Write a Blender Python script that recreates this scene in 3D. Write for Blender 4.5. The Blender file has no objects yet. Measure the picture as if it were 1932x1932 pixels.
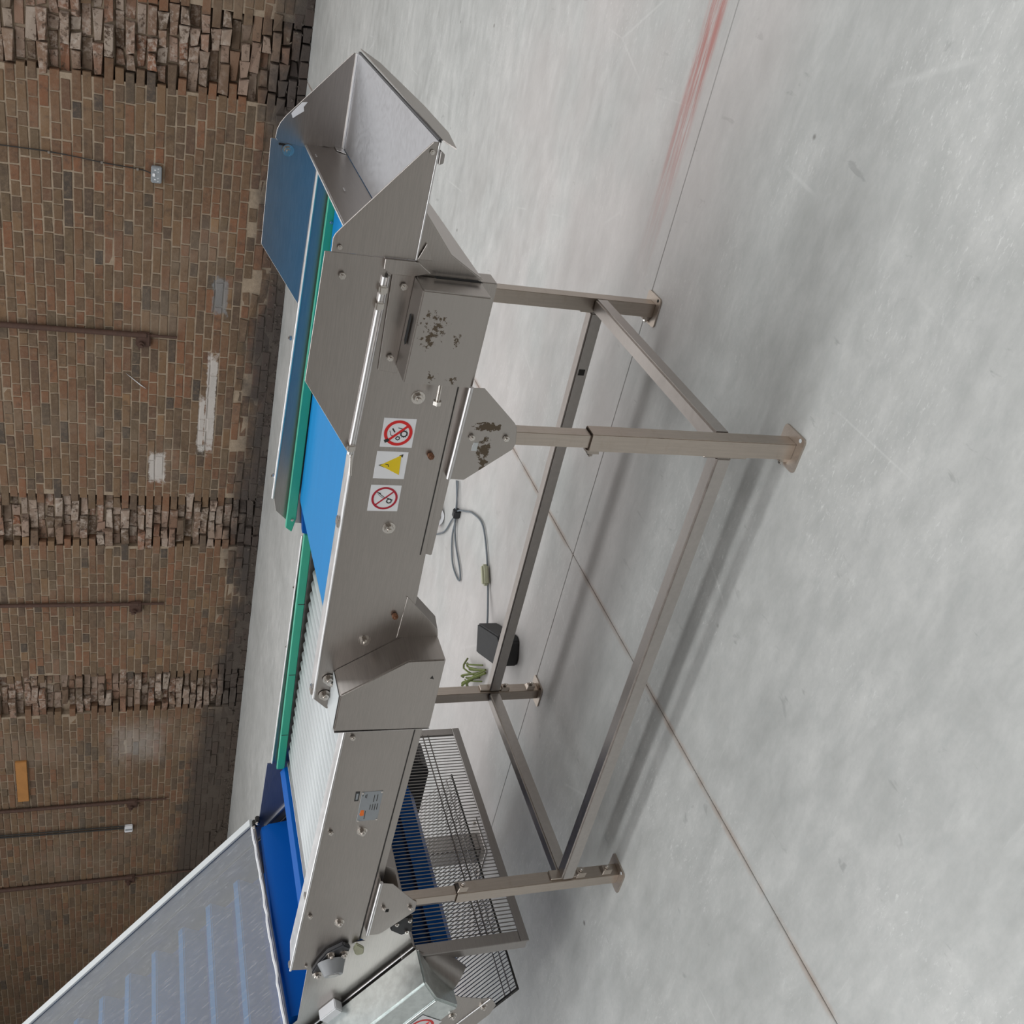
import bpy, bmesh, math, random
from mathutils import Vector, Matrix
random.seed(7)
C = bpy.context.scene.collection
SC = bpy.context.scene

# ------------------------------------------------------------------ camera
cam = bpy.data.cameras.new('camera'); camo = bpy.data.objects.new('camera', cam); C.objects.link(camo)
cam.sensor_width = 36; cam.sensor_fit = 'HORIZONTAL'; cam.lens = 1881.466 / 1932 * 36; cam.clip_end = 200
right = Vector((0.21027773, -0.28401218, -0.93547868))
down = Vector((-0.83063627, -0.5565325, -0.01774739))
fwd = Vector((-0.51558381, 0.7807744, -0.35293721))
m = Matrix.Identity(4)
for i in range(3):
    m[i][0] = right[i]; m[i][1] = -down[i]; m[i][2] = -fwd[i]
m[0][3], m[1][3], m[2][3] = 0.88795, -1.63791, 1.37974
camo.matrix_world = m
SC.camera = camo

# ------------------------------------------------------------------ light of the hall
w = bpy.data.worlds.new('world'); SC.world = w; w.use_nodes = True
w.node_tree.nodes['Background'].inputs[0].default_value = (.75, .85, 1, 1)
w.node_tree.nodes['Background'].inputs[1].default_value = .3
def roof_light(x0, x1, y0, y1, z, power, col=(.97, .99, 1)):
    l = bpy.data.lights.new('roof_light', 'AREA'); l.shape = 'RECTANGLE'
    l.size = x1 - x0; l.size_y = y1 - y0; l.energy = power; l.color = col
    o = bpy.data.objects.new('roof_light', l); C.objects.link(o); o.location = ((x0 + x1) / 2, (y0 + y1) / 2, z)
roof_light(-15, 8, -8, 8, 6.9, 740)                # translucent roof sheets
roof_light(-14, 8, -3.9, -3.3, 6.8, 340)           # narrow roof lights along the hall
roof_light(-14, 8, -.9, -.3, 6.8, 260)
roof_light(-13, 8, 4.2, 5.6, 6.8, 290)             # wide roof light near the brick wall
wl = bpy.data.lights.new('added_window_light', 'AREA'); wl.shape = 'RECTANGLE'; wl.size = 19; wl.size_y = 2.0; wl.energy = 140; wl.color = (.97, .99, 1)
wlo = bpy.data.objects.new('added_window_light', wl); C.objects.link(wlo)                # added light on upward-facing steel, set at an unseen window band
wlo.location = (-3.5, 8.03 + .175 - .16, 5.0); wlo.rotation_euler = (math.radians(90), 0, math.radians(180 - 2.86))
wlo.rotation_euler = (math.radians(-90), 0, math.radians(-2.86))
SC.view_settings.view_transform = 'Standard'; SC.view_settings.look = 'None'
SC.view_settings.exposure = -0.02; SC.view_settings.gamma = 1; SC.view_settings.use_curve_mapping = False

# ------------------------------------------------------------------ node helpers and materials
def new_mat(name):
    ma = bpy.data.materials.new(name); ma.use_nodes = True
    nt = ma.node_tree; b = nt.nodes['Principled BSDF']
    return ma, nt, b
class N:
    def __init__(s, nt): s.nt = nt
    def n(s, t, **k):
        x = s.nt.nodes.new(t)
        for a, v in k.items(): setattr(x, a, v)
        return x
    def put(s, sock, v):
        if isinstance(v, (int, float)): sock.default_value = v
        elif isinstance(v, (tuple, list)):
            sock.default_value = tuple(v) + (1,) if len(v) == 3 and sock.type == 'RGBA' else tuple(v)
        else: s.nt.links.new(v, sock)
    def math(s, op, a, b=0.0, clamp=False):
        x = s.n('ShaderNodeMath', operation=op, use_clamp=clamp); s.put(x.inputs[0], a); s.put(x.inputs[1], b); return x.outputs[0]
    def mix(s, f, a, b, mode='MIX'):
        x = s.n('ShaderNodeMix', data_type='RGBA', blend_type=mode); s.put(x.inputs[0], f); s.put(x.inputs[6], a); s.put(x.inputs[7], b); return x.outputs[2]
    def noise(s, vec, scale, detail=4, rough=.55, dist=0.0):
        x = s.n('ShaderNodeTexNoise'); s.nt.links.new(vec, x.inputs['Vector'])
        x.inputs['Scale'].default_value = scale; x.inputs['Detail'].default_value = detail
        x.inputs['Roughness'].default_value = rough; x.inputs['Distortion'].default_value = dist; return x.outputs[0]
    def ramp(s, f, stops):
        x = s.n('ShaderNodeValToRGB'); s.put(x.inputs[0], f); e = x.color_ramp.elements
        while len(e) > 1: e.remove(e[-1])
        for i, (p, c) in enumerate(stops):
            q = e[0] if i == 0 else e.new(p)
            q.position = p; q.color = tuple(c) + (1,) if len(c) == 3 else c
        return x.outputs[0]
    def step(s, v, a, b):          # smooth 0..1 from a to b
        x = s.n('ShaderNodeMapRange', interpolation_type='SMOOTHSTEP'); s.put(x.inputs[0], v)
        x.inputs[1].default_value = a; x.inputs[2].default_value = b; return x.outputs[0]
    def pos(s): return s.n('ShaderNodeNewGeometry').outputs['Position']
    def xyz(s, v):
        x = s.n('ShaderNodeSeparateXYZ'); s.nt.links.new(v, x.inputs[0]); return x.outputs
    def scale(s, v, sc):
        x = s.n('ShaderNodeMapping'); s.nt.links.new(v, x.inputs[0]); x.inputs['Scale'].default_value = sc; return x.outputs[0]
    def bump(s, h, strength, dist, b):
        x = s.n('ShaderNodeBump'); s.put(x.inputs['Height'], h); x.inputs['Strength'].default_value = strength
        x.inputs['Distance'].default_value = dist; s.nt.links.new(x.outputs[0], b.inputs['Normal'])

def metal(name, col, rough, grain=(1.5, 1, 40), var=.06, blotch=0.0, blotch_col=(.3, .25, .2), glob=None):
    ma, nt, b = new_mat(name); k = N(nt); p = k.pos()
    g = k.noise(k.scale(p, grain), 14, 3, .6)
    big = k.noise(p, 5, 3, .5)
    c = k.mix(k.step(g, .3, .7), tuple(x * (1 - var) for x in col), tuple(min(1, x * (1 + var)) for x in col))
    c = k.mix(k.math('MULTIPLY', k.step(big, .35, .75), .14), c, tuple(x * .8 for x in col))
    if blotch:
        st = k.noise(k.scale(p, (1, 1, 2.2)), 22, 5, .65)
        c = k.mix(k.math('MULTIPLY', k.step(st, .52, .68), blotch), c, blotch_col)
    k.put(b.inputs['Base Color'], c); b.inputs['Metallic'].default_value = 1
    r = k.math('ADD', k.math('MULTIPLY', k.math('SUBTRACT', g, .5), .18), rough)
    r = k.math('ADD', r, k.math('MULTIPLY', k.math('SUBTRACT', big, .5), .06))
    k.put(b.inputs['Roughness'], r)
    return ma
def plain(name, col, rough=.5, metallic=0.0, var=.12, scale=30, bump=0.0):
    ma, nt, b = new_mat(name); k = N(nt); p = k.pos()
    n = k.noise(p, scale, 4, .6)
    k.put(b.inputs['Base Color'], k.mix(n, tuple(x * (1 - var) for x in col), tuple(min(1, x * (1 + var)) for x in col)))
    b.inputs['Roughness'].default_value = rough; b.inputs['Metallic'].default_value = metallic
    if bump: k.bump(n, bump, .002, b)
    return ma
M = {}
M['steel'] = metal('brushed_steel', (.445, .41, .385), .35)
M['steel_pale'] = metal('pale_steel', (.70, .69, .69), .38)  # paler steel; on flanges and folds it puts the roof light into the colour
M['tube'] = metal('worn_square_tube', (.52, .455, .40), .36, (14, 14, 1), .05, .22, (.40, .32, .25))
M['rail'] = metal('square_rail_steel', (.50, .465, .44), .33, (5, 5, 5), .04)
M['satin'] = metal('satin_steel', (.50, .50, .52), .45, (6, 6, 6), .03)
M['slate'] = metal('dull_dark_steel', (.27, .275, .31), .5)
M['galv'] = metal('galvanised_steel', (.66, .70, .69), .33, (3, 3, 3), .1, .35, (.5, .55, .54))
M['bolt'] = metal('bolt_steel', (.66, .62, .58), .25)
M['rust'] = plain('rusty_bolt', (.16, .07, .035), .7, .2, .4, 200)
M['green'] = plain('green_plastic', (.035, .37, .24), .38, 0, .1, 12)
M['white'] = plain('white_print', (.80, .80, .82), .4, 0, .03)
M['red'] = plain('red_print', (.68, .015, .015), .4, 0, .05)
M['crimson'] = plain('crimson_print', (.42, .01, .03), .4, 0, .05)
M['yellow'] = plain('yellow_print', (.80, .58, .01), .4, 0, .05)
M['black'] = plain('black_print', (.03, .03, .03), .5, 0, .2)
M['orange'] = plain('orange_print', (.8, .17, .02), .5, 0, .1)
M['dark'] = plain('dark_rubber', (.025, .025, .027), .6, 0, .3)
M['socketgrey'] = plain('grey_enclosure', (.30, .32, .34), .4, .2, .1)
M['cable'] = plain('grey_cable', (.15, .17, .19), .5)
M['blackcast'] = plain('dark_grey_casting', (.06, .06, .065), .45, .3, .2)
M['capgrey'] = plain('grey_plastic_cap', (.25, .255, .265), .42, 0, .05)
M['roller'] = plain('grey_roller', (.50, .52, .525), .38, 0, .05, 9)
M['wire'] = metal('wire_steel', (.30, .285, .275), .4)
M['frame_grey'] = metal('grey_frame_steel', (.40, .375, .36), .42)
M['wax'] = plain('pale_olive_tape', (.42, .42, .30), .6, 0, .2)
M['wood'] = plain('orange_timber', (.42, .19, .055), .7, 0, .25, 9, .3)
M['pipe'] = plain('rusty_brown_pipe', (.085, .045, .032), .75, .1, .4, 25, .5)
M['leaf'] = plain('green_stem', (.12, .15, .025), .5, 0, .5, 90)
M['slot'] = plain('dark_opening', (.004, .004, .004), .9)
M['conduit'] = plain('black_conduit', (.03, .027, .024), .6)

ma, nt, b = new_mat('blue_belt'); k = N(nt); p = k.pos(); M['belt'] = ma
k.put(b.inputs['Base Color'], k.mix(k.noise(k.scale(p, (.6, 12, 1)), 3, 3), (.006, .175, .43), (.009, .215, .51)))
b.inputs['Roughness'].default_value = .45; b.inputs['IOR'].default_value = 1.2
ma, nt, b = new_mat('deep_blue_belt'); k = N(nt); p = k.pos(); M['belt_deep'] = ma
k.put(b.inputs['Base Color'], k.mix(k.noise(p, 4, 3), (.002, .082, .35), (.003, .10, .41)))
b.inputs['Roughness'].default_value = .30; b.inputs['IOR'].default_value = 1.16

# scratched clear sheet: thin, hazy plastic
ma, nt, b = new_mat('scratched_clear_sheet'); k = N(nt); p = k.pos(); M['sheet'] = ma
sc = k.noise(k.scale(p, (2, 30, 2)), 9, 5, .7, .6)
haze = k.math('ADD', .20, k.math('MULTIPLY', k.step(sc, .5, .8), .28))
tr = k.n('ShaderNodeBsdfTransparent'); tr.inputs[0].default_value = (.88, .90, .92, 1)
b.inputs['Base Color'].default_value = (.50, .50, .50, 1); b.inputs['Roughness'].default_value = .4
mx = k.n('ShaderNodeMixShader'); k.put(mx.inputs[0], haze)
nt.links.new(tr.outputs[0], mx.inputs[1]); nt.links.new(b.outputs[0], mx.inputs[2])
nt.links.new(mx.outputs[0], nt.nodes['Material Output'].inputs[0])

# worn paint patches on steel (motor cover and brackets)
def scuffed(name, boxes):
    ma, nt, b = new_mat(name); k = N(nt); p = k.pos(); x, y, z = k.xyz(p)
    g = k.noise(k.scale(p, (1.5, 1, 40)), 14, 3, .6)
    col = k.mix(g, (.43, .40, .375), (.48, .445, .42))
    nz = k.noise(p, 75, 5, .7)
    tot = None
    for cx, cz, sx, sz, th in boxes:
        dx = k.math('DIVIDE', k.math('SUBTRACT', x, cx), sx); dz = k.math('DIVIDE', k.math('SUBTRACT', z, cz), sz)
        d = k.math('ADD', k.math('MULTIPLY', dx, dx), k.math('MULTIPLY', dz, dz))
        v = k.math('MULTIPLY', k.math('SUBTRACT', 1.0, d, True), 1.0)
        q = k.step(k.math('ADD', nz, k.math('MULTIPLY', v, .17)), th, th + .03)
        q = k.math('MULTIPLY', q, k.step(v, .02, .2))
        tot = q if tot is None else k.math('MAXIMUM', tot, q)
    k.put(b.inputs['Base Color'], k.mix(tot, col, (.085, .06, .035)))
    k.put(b.inputs['Metallic'], k.math('SUBTRACT', 1.0, tot)); k.put(b.inputs['Roughness'], k.math('ADD', k.math('MULTIPLY', tot, .3), .38))
    return ma
M['motor_face'] = scuffed('scuffed_cover_steel', [(.225, .895, .04, .035, .635), (.20, .905, .025, .02, .64), (.13, .880, .02, .03, .72), (.21, .85, .03, .012, .70), (.125, .84, .015, .02, .69)])
M['bracket_face'] = scuffed('scuffed_bracket_steel', [(.005, .735, .012, .035, .55), (-.045, .733, .03, .017, .56), (-.085, .728, .02, .015, .62)])

# concrete
ma, nt, b = new_mat('power_floated_concrete'); k = N(nt); p = k.pos(); x, y, z = k.xyz(p); M['concrete'] = ma
n1 = k.noise(p, 1.1, 5, .6); n2 = k.noise(k.scale(p, (1, 2.2, 1)), 6, 7, .68, .15); n3 = k.noise(p, 90, 3, .6)
col = k.ramp(k.math('ADD', k.math('MULTIPLY', n1, .5), k.math('MULTIPLY', n2, .5)), [(.36, (.365, .368, .355)), (.5, (.455, .457, .443)), (.64, (.555, .552, .535))])
col = k.mix(k.math('MULTIPLY', k.step(n3, .35, .75), .12), col, (.3, .3, .3))
n4 = k.noise(k.scale(p, (1, 1.6, 1)), 15, 7, .72, .2)
col = k.mix(k.math('MULTIPLY', k.step(n4, .5, .68), .42), col, (.40, .41, .40)); col = k.mix(k.math('MULTIPLY', k.step(k.noise(p, 2.6, 5, .65), .52, .66), .30), col, (.37, .375, .36))
st = k.noise(k.scale(p, (1, 6, 1)), 3.1, 8, .75, .2)                      # pale trowel streaks
col = k.mix(k.math('MULTIPLY', k.step(st, .58, .74), .30), col, (.68, .68, .66))
sc_ = k.math('MULTIPLY', k.step(k.noise(k.scale(p, (1, 2.6, 1)), 38, 5, .8, .3), .55, .66), k.step(k.noise(p, 2.1, 4), .46, .62))
col = k.mix(k.math('MULTIPLY', sc_, .5), col, (.74, .74, .72))         # fine white scuffs
dk = k.noise(k.scale(p, (2.5, 1, 1)), 9, 4, .6, .5)                        # grey smears and drag marks
col = k.mix(k.math('MULTIPLY', k.step(dk, .66, .74), .45), col, (.24, .24, .235))
vo = k.n('ShaderNodeTexVoronoi'); nt.links.new(p, vo.inputs['Vector']); vo.inputs['Scale'].default_value = 3.3
col = k.mix(k.math('MULTIPLY', k.math('SUBTRACT', 1.0, k.step(vo.outputs['Distance'], .012, .035)), .75), col, (.09, .08, .07))
wv = k.n('ShaderNodeTexVoronoi', feature='DISTANCE_TO_EDGE'); nt.links.new(k.scale(p, (1, .35, 1)), wv.inputs['Vector']); wv.inputs['Scale'].default_value = 1.7
ln = k.math('MULTIPLY', k.math('SUBTRACT', 1.0, k.step(wv.outputs['Distance'], .001, .006)), k.step(k.noise(p, 2.3, 3), .52, .62))
col = k.mix(k.math('MULTIPLY', ln, .22), col, (.72, .72, .70))             # thin scratches
pk = k.math('MULTIPLY', k.step(y, .35, .8), k.math('SUBTRACT', 1.0, k.step(y, 1.6, 3.4)))
pk = k.math('MULTIPLY', pk, k.step(k.noise(p, 1.3, 3), .3, .6))
col = k.mix(k.math('MULTIPLY', pk, .40), col, (.55, .475, .46))           # pink tint painting the brick wall's reflection into the floor
rb = k.math('ABSOLUTE', k.math('SUBTRACT', y, .945))                      # worn red line beside the long joint
rn = k.noise(k.scale(p, (1.2, 26, 1)), 3, 6, .75)
rm = k.math('MULTIPLY', k.math('SUBTRACT', 1.0, k.step(rb, .03, .06)), k.step(rn, .36, .58))
rm = k.math('MULTIPLY', rm, k.step(x, -.05, .75))
col = k.mix(k.math('MULTIPLY', rm, .85), col, (.40, .14, .12))
jb = k.math('MULTIPLY', k.math('SUBTRACT', 1.0, k.step(k.math('ABSOLUTE', k.math('ADD', x, .92)), .004, .02)), k.step(k.noise(p, 7, 3), .3, .6))
col = k.mix(k.math('MULTIPLY', jb, .5), col, (.30, .19, .13))             # rust brown staining along the cross joint
k.put(b.inputs['Base Color'], col)
k.put(b.inputs['Roughness'], k.math('ADD', .42, k.math('MULTIPLY', n2, .25)))
k.bump(k.math('ADD', n2, k.math('MULTIPLY', n3, .3)), .12, .004, b)
M['joint'] = plain('joint_filler', (.13, .085, .06), .8, 0, .4, 15)
M['joint_dark'] = plain('dark_joint', (.07, .06, .055), .8, 0, .4, 15)

# brick colours
WO = Vector((0, 8.03, 0)); WD = Vector((1, -.05, 0)).normalized(); WN = Vector((WD.y, -WD.x, 0))   # WN points to the room
def brick_mat(name, mortar=False, scar=False):
    ma, nt, b = new_mat(name); k = N(nt); p = k.pos(); x, y, z = k.xyz(p)
    geo = k.n('ShaderNodeNewGeometry'); oi = k.n('ShaderNodeObjectInfo')
    r = k.math('FRACT', k.math('ADD', geo.outputs['Random Per Island'], oi.outputs['Random']))
    if mortar:
        col = k.mix(k.noise(p, 30, 5, .7), (.22, .17, .12), (.50, .41, .31))
    elif scar:
        col = k.ramp(r, [(0, (.24, .17, .125)), (.2, (.20, .10, .06)), (.35, (.33, .25, .20)), (.5, (.13, .09, .06)), (.65, (.24, .15, .10)), (.8, (.38, .32, .27)), (1, (.24, .10, .05))])
        col = k.mix(k.math('MULTIPLY', k.math('MULTIPLY', k.step(k.noise(p, 22, 5, .7), .42, .64), k.step(k.noise(p, 2.5, 3), .38, .6)), .9), col, (.48, .42, .37)); col = k.mix(k.step(k.noise(p, 16, 4, .7), .52, .66), col, (.10, .065, .045))
    else:
        col = k.ramp(r, [(0, (.155, .088, .05)), (.16, (.21, .105, .058)), (.32, (.125, .085, .052)), (.5, (.205, .125, .068)), (.66, (.10, .07, .05)), (.74, (.23, .105, .055)), (.88, (.15, .105, .062)), (.95, (.065, .055, .048)), (1, (.27, .16, .08))])
        col = k.mix(k.math('MULTIPLY', k.step(k.noise(p, 24, 6, .75), .42, .72), .55), col, (.235, .17, .115)); col = k.mix(k.math('MULTIPLY', k.step(k.noise(p, 11, 4, .7), .5, .72), .55), col, (.07, .05, .038))
    big = k.noise(p, 1.2, 4, .6)
    col = k.mix(k.math('MULTIPLY', k.step(big, .5, .72), .35), col, (.30, .245, .19))
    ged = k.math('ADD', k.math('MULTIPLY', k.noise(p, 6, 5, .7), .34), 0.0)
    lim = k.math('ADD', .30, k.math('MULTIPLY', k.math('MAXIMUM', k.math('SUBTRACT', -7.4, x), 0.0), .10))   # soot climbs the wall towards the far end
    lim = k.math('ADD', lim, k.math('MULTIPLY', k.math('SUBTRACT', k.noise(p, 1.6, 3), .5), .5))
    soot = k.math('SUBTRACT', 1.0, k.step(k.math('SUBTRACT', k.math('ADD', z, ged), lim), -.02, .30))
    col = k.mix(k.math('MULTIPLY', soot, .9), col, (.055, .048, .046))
    falloff = k.step(k.math('MULTIPLY', x, -1.0), 3.0, 14.0)  # light falloff along the wall put into colour, browner towards far end
    col = k.mix(k.math('MULTIPLY', falloff, .5), col, k.mix(.5, col, (.14, .10, .06)))
    # patches of old whitewash
    def patch(cx, cz, sx, sz, soft=.25, th=.5, n=14):
        dx = k.math('ABSOLUTE', k.math('DIVIDE', k.math('SUBTRACT', x, cx), sx)); dz = k.math('ABSOLUTE', k.math('DIVIDE', k.math('SUBTRACT', z, cz), sz))
        d = k.math('MAXIMUM', dx, dz)
        d = k.math('ADD', d, k.math('MULTIPLY', k.math('SUBTRACT', k.noise(p, n, 4, .7), .5), 1.1))
        return k.math('SUBTRACT', 1.0, k.step(d, 1 - soft, 1 + soft * .2))
    w_ = k.math('MAXIMUM', patch(-4.35, .655, .62, .055), patch(-5.17, 1.17, .20, .09))
    w_ = k.math('MAXIMUM', w_, k.math('MULTIPLY', patch(-9.65, 1.3, .45, .38, .8, n=5), .38))
    w_ = k.math('MAXIMUM', w_, patch(-4.60, .74, .36, .035))
    col = k.mix(k.math('MULTIPLY', w_, .9), col, (.58, .56, .54))
    col = k.mix(k.math('MULTIPLY', patch(-3.08, .63, .2, .08), .8), col, (.24, .25, .26))
    col = k.mix(1.0, col, (.95, .91, .88), 'MULTIPLY')
    k.put(b.inputs['Base Color'], col); b.inputs['Roughness'].default_value = .88
    k.bump(k.noise(p, 45, 5, .7), .6 if not mortar else .8, .006, b)
    return ma
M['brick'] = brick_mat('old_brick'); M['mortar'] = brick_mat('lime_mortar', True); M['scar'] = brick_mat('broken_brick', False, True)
M['hall'] = plain('dim_hall_wall', (.20, .17, .145), .9, 0, .2, 3)
M['roof'] = plain('roof_lining', (.30, .30, .30), .9, 0, .1, 3)
M['blackened'] = plain('sooty_pocket', (.03, .024, .02), .9)

# ------------------------------------------------------------------ object helpers
WL = {}
def link(name, bm, mat, parent=None, kind=None, smooth=False, label=None, centre=True):
    bmesh.ops.recalc_face_normals(bm, faces=bm.faces[:])
    me = bpy.data.meshes.new(name)
    c = Vector((0, 0, 0))
    if centre and len(bm.verts):
        lo = Vector([min(v.co[i] for v in bm.verts) for i in range(3)]); hi = Vector([max(v.co[i] for v in bm.verts) for i in range(3)])
        c = (lo + hi) / 2; c.z = lo.z if parent is None else c.z
        bmesh.ops.translate(bm, verts=bm.verts[:], vec=-c)
    bm.to_mesh(me); bm.free()
    for ma in (mat if isinstance(mat, (list, tuple)) else [mat]): me.materials.append(M[ma] if isinstance(ma, str) else ma)
    if smooth:
        for q in me.polygons: q.use_smooth = True
        me.set_sharp_from_angle(angle=math.radians(35))
    o = bpy.data.objects.new(name, me); C.objects.link(o)
    place(o, c, parent)
    if kind: o['kind'] = kind
    if label: o['label'] = label
    return o
def place(o, wloc, parent=None):
    WL[o.name] = Vector(wloc)
    if parent is not None:
        o.parent = parent; o.location = Vector(wloc) - WL[parent.name]
    else: o.location = wloc
def copy_of(src, wloc, parent=None, rot=None):
    o = src.copy(); C.objects.link(o)
    if rot is not None: o.rotation_euler = rot
    place(o, wloc, parent); return o
def thing(name, label, cat, loc=(0, 0, 0), group=None):
    o = bpy.data.objects.new(name, None); C.objects.link(o); o.empty_display_size = .05
    place(o, loc); o['label'] = label; o['category'] = cat
    if group: o['group'] = group
    return o
def tag(o, label, cat, group=None):
    o['label'] = label; o['category'] = cat
    if group: o['group'] = group
    return o
def ext(bm, pts, vec):
    """closed solid: polygon pts swept along vec"""
    a = [bm.verts.new(Vector(q)) for q in pts]; vec = Vector(vec)
    c = [bm.verts.new(Vector(q) + vec) for q in pts]; n = len(a)
    bm.faces.new(a); bm.faces.new(c[::-1])
    for i in range(n): bm.faces.new((a[i], c[i], c[(i + 1) % n], a[(i + 1) % n]))
    return bm
def xz(pts, y0, y1, bm=None):
    return ext(bm or bmesh.new(), [(a, y0, c) for a, c in pts], (0, y1 - y0, 0))
def box(x0, x1, y0, y1, z0, z1, bm=None):
    return ext(bm or bmesh.new(), [(x0, y0, z0), (x1, y0, z0), (x1, y1, z0), (x0, y1, z0)], (0, 0, z1 - z0))
def bev(bm, w=.002, seg=2):
    bmesh.ops.remove_doubles(bm, verts=bm.verts[:], dist=1e-6)
    bmesh.ops.recalc_face_normals(bm, faces=bm.faces[:])
    bmesh.ops.bevel(bm, geom=[e for e in bm.edges if len(e.link_faces) == 2 and e.calc_face_angle(0) > .5], offset=w, segments=seg, affect='EDGES', clamp_overlap=True)
    return bm
def beam(p0, p1, wd, hd, bm=None, up=(0, 0, 1)):
    """rectangular bar from p0 to p1 (centre line), width across, height along up"""
    p0, p1 = Vector(p0), Vector(p1); d = (p1 - p0).normalized(); s = d.cross(Vector(up)).normalized(); u = s.cross(d)
    q = [p0 + s * wd / 2 * a + u * hd / 2 * c for a, c in ((-1, -1), (1, -1), (1, 1), (-1, 1))]
    return ext(bm or bmesh.new(), q, p1 - p0)
def cyl(p0, p1, r, n=16, bm=None, r2=None):
    p0, p1 = Vector(p0), Vector(p1); d = (p1 - p0).normalized()
    s = d.orthogonal().normalized(); u = d.cross(s); bm = bm or bmesh.new(); r2 = r if r2 is None else r2
    a = [bm.verts.new(p0 + (s * math.cos(t) + u * math.sin(t)) * r) for t in [2 * math.pi * i / n for i in range(n)]]
    c = [bm.verts.new(p1 + (s * math.cos(t) + u * math.sin(t)) * r2) for t in [2 * math.pi * i / n for i in range(n)]]
    bm.faces.new(a); bm.faces.new(c[::-1])
    for i in range(n): bm.faces.new((a[i], c[i], c[(i + 1) % n], a[(i + 1) % n]))
    return bm
def spline(pts, per=6):
    pts = [Vector(q) for q in pts]; out = []
    for i in range(len(pts) - 1):
        a = pts[max(i - 1, 0)]; b_ = pts[i]; c = pts[i + 1]; d = pts[min(i + 2, len(pts) - 1)]
        for j in range(per):
            t = j / per
            out.append(.5 * ((2 * b_) + (c - a) * t + (2 * a - 5 * b_ + 4 * c - d) * t * t + (3 * b_ - a - 3 * c + d) * t ** 3))
    out.append(pts[-1]); return out
def tube(pts, r, n=8, bm=None, per=6):
    bm = bm or bmesh.new(); P = spline(pts, per) if per else [Vector(q) for q in pts]; rings = []
    for i, q in enumerate(P):
        d = (P[min(i + 1, len(P) - 1)] - P[max(i - 1, 0)]).normalized(); s = d.cross(Vector((.13, .21, 1))).normalized(); u = s.cross(d)
        rings.append([bm.verts.new(q + (s * math.cos(t) + u * math.sin(t)) * r) for t in [2 * math.pi * j / n for j in range(n)]])
    for a, c in zip(rings, rings[1:]):
        for j in range(n): bm.faces.new((a[j], c[j], c[(j + 1) % n], a[(j + 1) % n]))
    bm.faces.new(rings[0]); bm.faces.new(rings[-1][::-1])
    return bm
def hollow(x0, x1, y0, y1, z0, z1, t=.003, bev_=.004):
    """square tube standing along z, open ends closed by walls of thickness t"""
    bm = bmesh.new()
    o_ = [(x0, y0), (x1, y0), (x1, y1), (x0, y1)]; i_ = [(x0 + t, y0 + t), (x1 - t, y0 + t), (x1 - t, y1 - t), (x0 + t, y1 - t)]
    V = {}
    for nme, L in (('o', o_), ('i', i_)):
        for z, s in ((z0, 0), (z1, 1)): V[nme, s] = [bm.verts.new((a, c, z)) for a, c in L]
    for j in range(4):
        q = (j + 1) % 4
        bm.faces.new((V['o', 0][j], V['o', 0][q], V['o', 1][q], V['o', 1][j]))
        bm.faces.new((V['i', 0][q], V['i', 0][j], V['i', 1][j], V['i', 1][q]))
        for s in (0, 1): bm.faces.new((V['o', s][j], V['o', s][q], V['i', s][q], V['i', s][j]))
    return bm

# shared bolts (pointing to -Y, origin on the plate)
def bolt_mesh(r, head, mat, washer=True):
    bm = bmesh.new()
    if washer: cyl((0, 0, 0), (0, -.0018, 0), r * 1.45, 18, bm)
    cyl((0, -.0015, 0), (0, -head, 0), r, 6, bm)
    cyl((0, -head, 0), (0, -head - r * .55, 0), r * .55, 10, bm, r * .45)
    bmesh.ops.recalc_face_normals(bm, faces=bm.faces[:])
    me = bpy.data.meshes.new('bolt'); bm.to_mesh(me); bm.free(); me.materials.append(M[mat]); return me
BM = {'big': bolt_mesh(.0095, .009, 'bolt'), 'mid': bolt_mesh(.0065, .007, 'bolt', False), 'small': bolt_mesh(.0045, .004, 'bolt', False), 'rust': bolt_mesh(.0068, .010, 'rust', False)}
ROT = {'-y': (0, 0, 0), '+y': (0, 0, math.pi), '+x': (0, 0, math.pi / 2), '-x': (0, 0, -math.pi / 2), '+z': (-math.pi / 2, 0, 0), '-z': (math.pi / 2, 0, 0)}
def bolt(loc, parent, kind='big', d='-y'):
    o = bpy.data.objects.new('bolt', BM[kind]); C.objects.link(o); o.rotation_euler = ROT[d]; place(o, loc, parent)
    if kind == 'rust': o['label'] = 'brown rusted bolt'
    return o

# ------------------------------------------------------------------ the hall
fl = link('floor', box(-24, 9, -9, 8.9, -.06, -.012), 'joint', kind='structure', centre=False)
g = .0016; jx, jy = -.92, .845
for a, c, e, f_ in ((-24, jx - g, -9, jy - g * .8), (jx + g, 9, -9, jy - g * .8), (-24, jx - g, jy + g * .8, 8.9), (jx + g, 9, jy + g * .8, 8.9)):
    link('floor_slab', bev(box(a, c, e, f_, -.03, 0), .0015, 1), 'concrete', fl)
def hall(name, bm, mat='hall'): return link(name, bm, mat, kind='structure', centre=False)
hall('wall_left', box(-24.2, -24, -9, 9.4, -.06, 7)); hall('wall_right', box(9, 9.2, -9, 9.4, -.06, 7))
hall('wall_front', box(-24, 9, -9.2, -9, -.06, 7)); hall('ceiling', box(-24, 9, -9, 9.4, 7, 7.2), 'roof')

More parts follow.
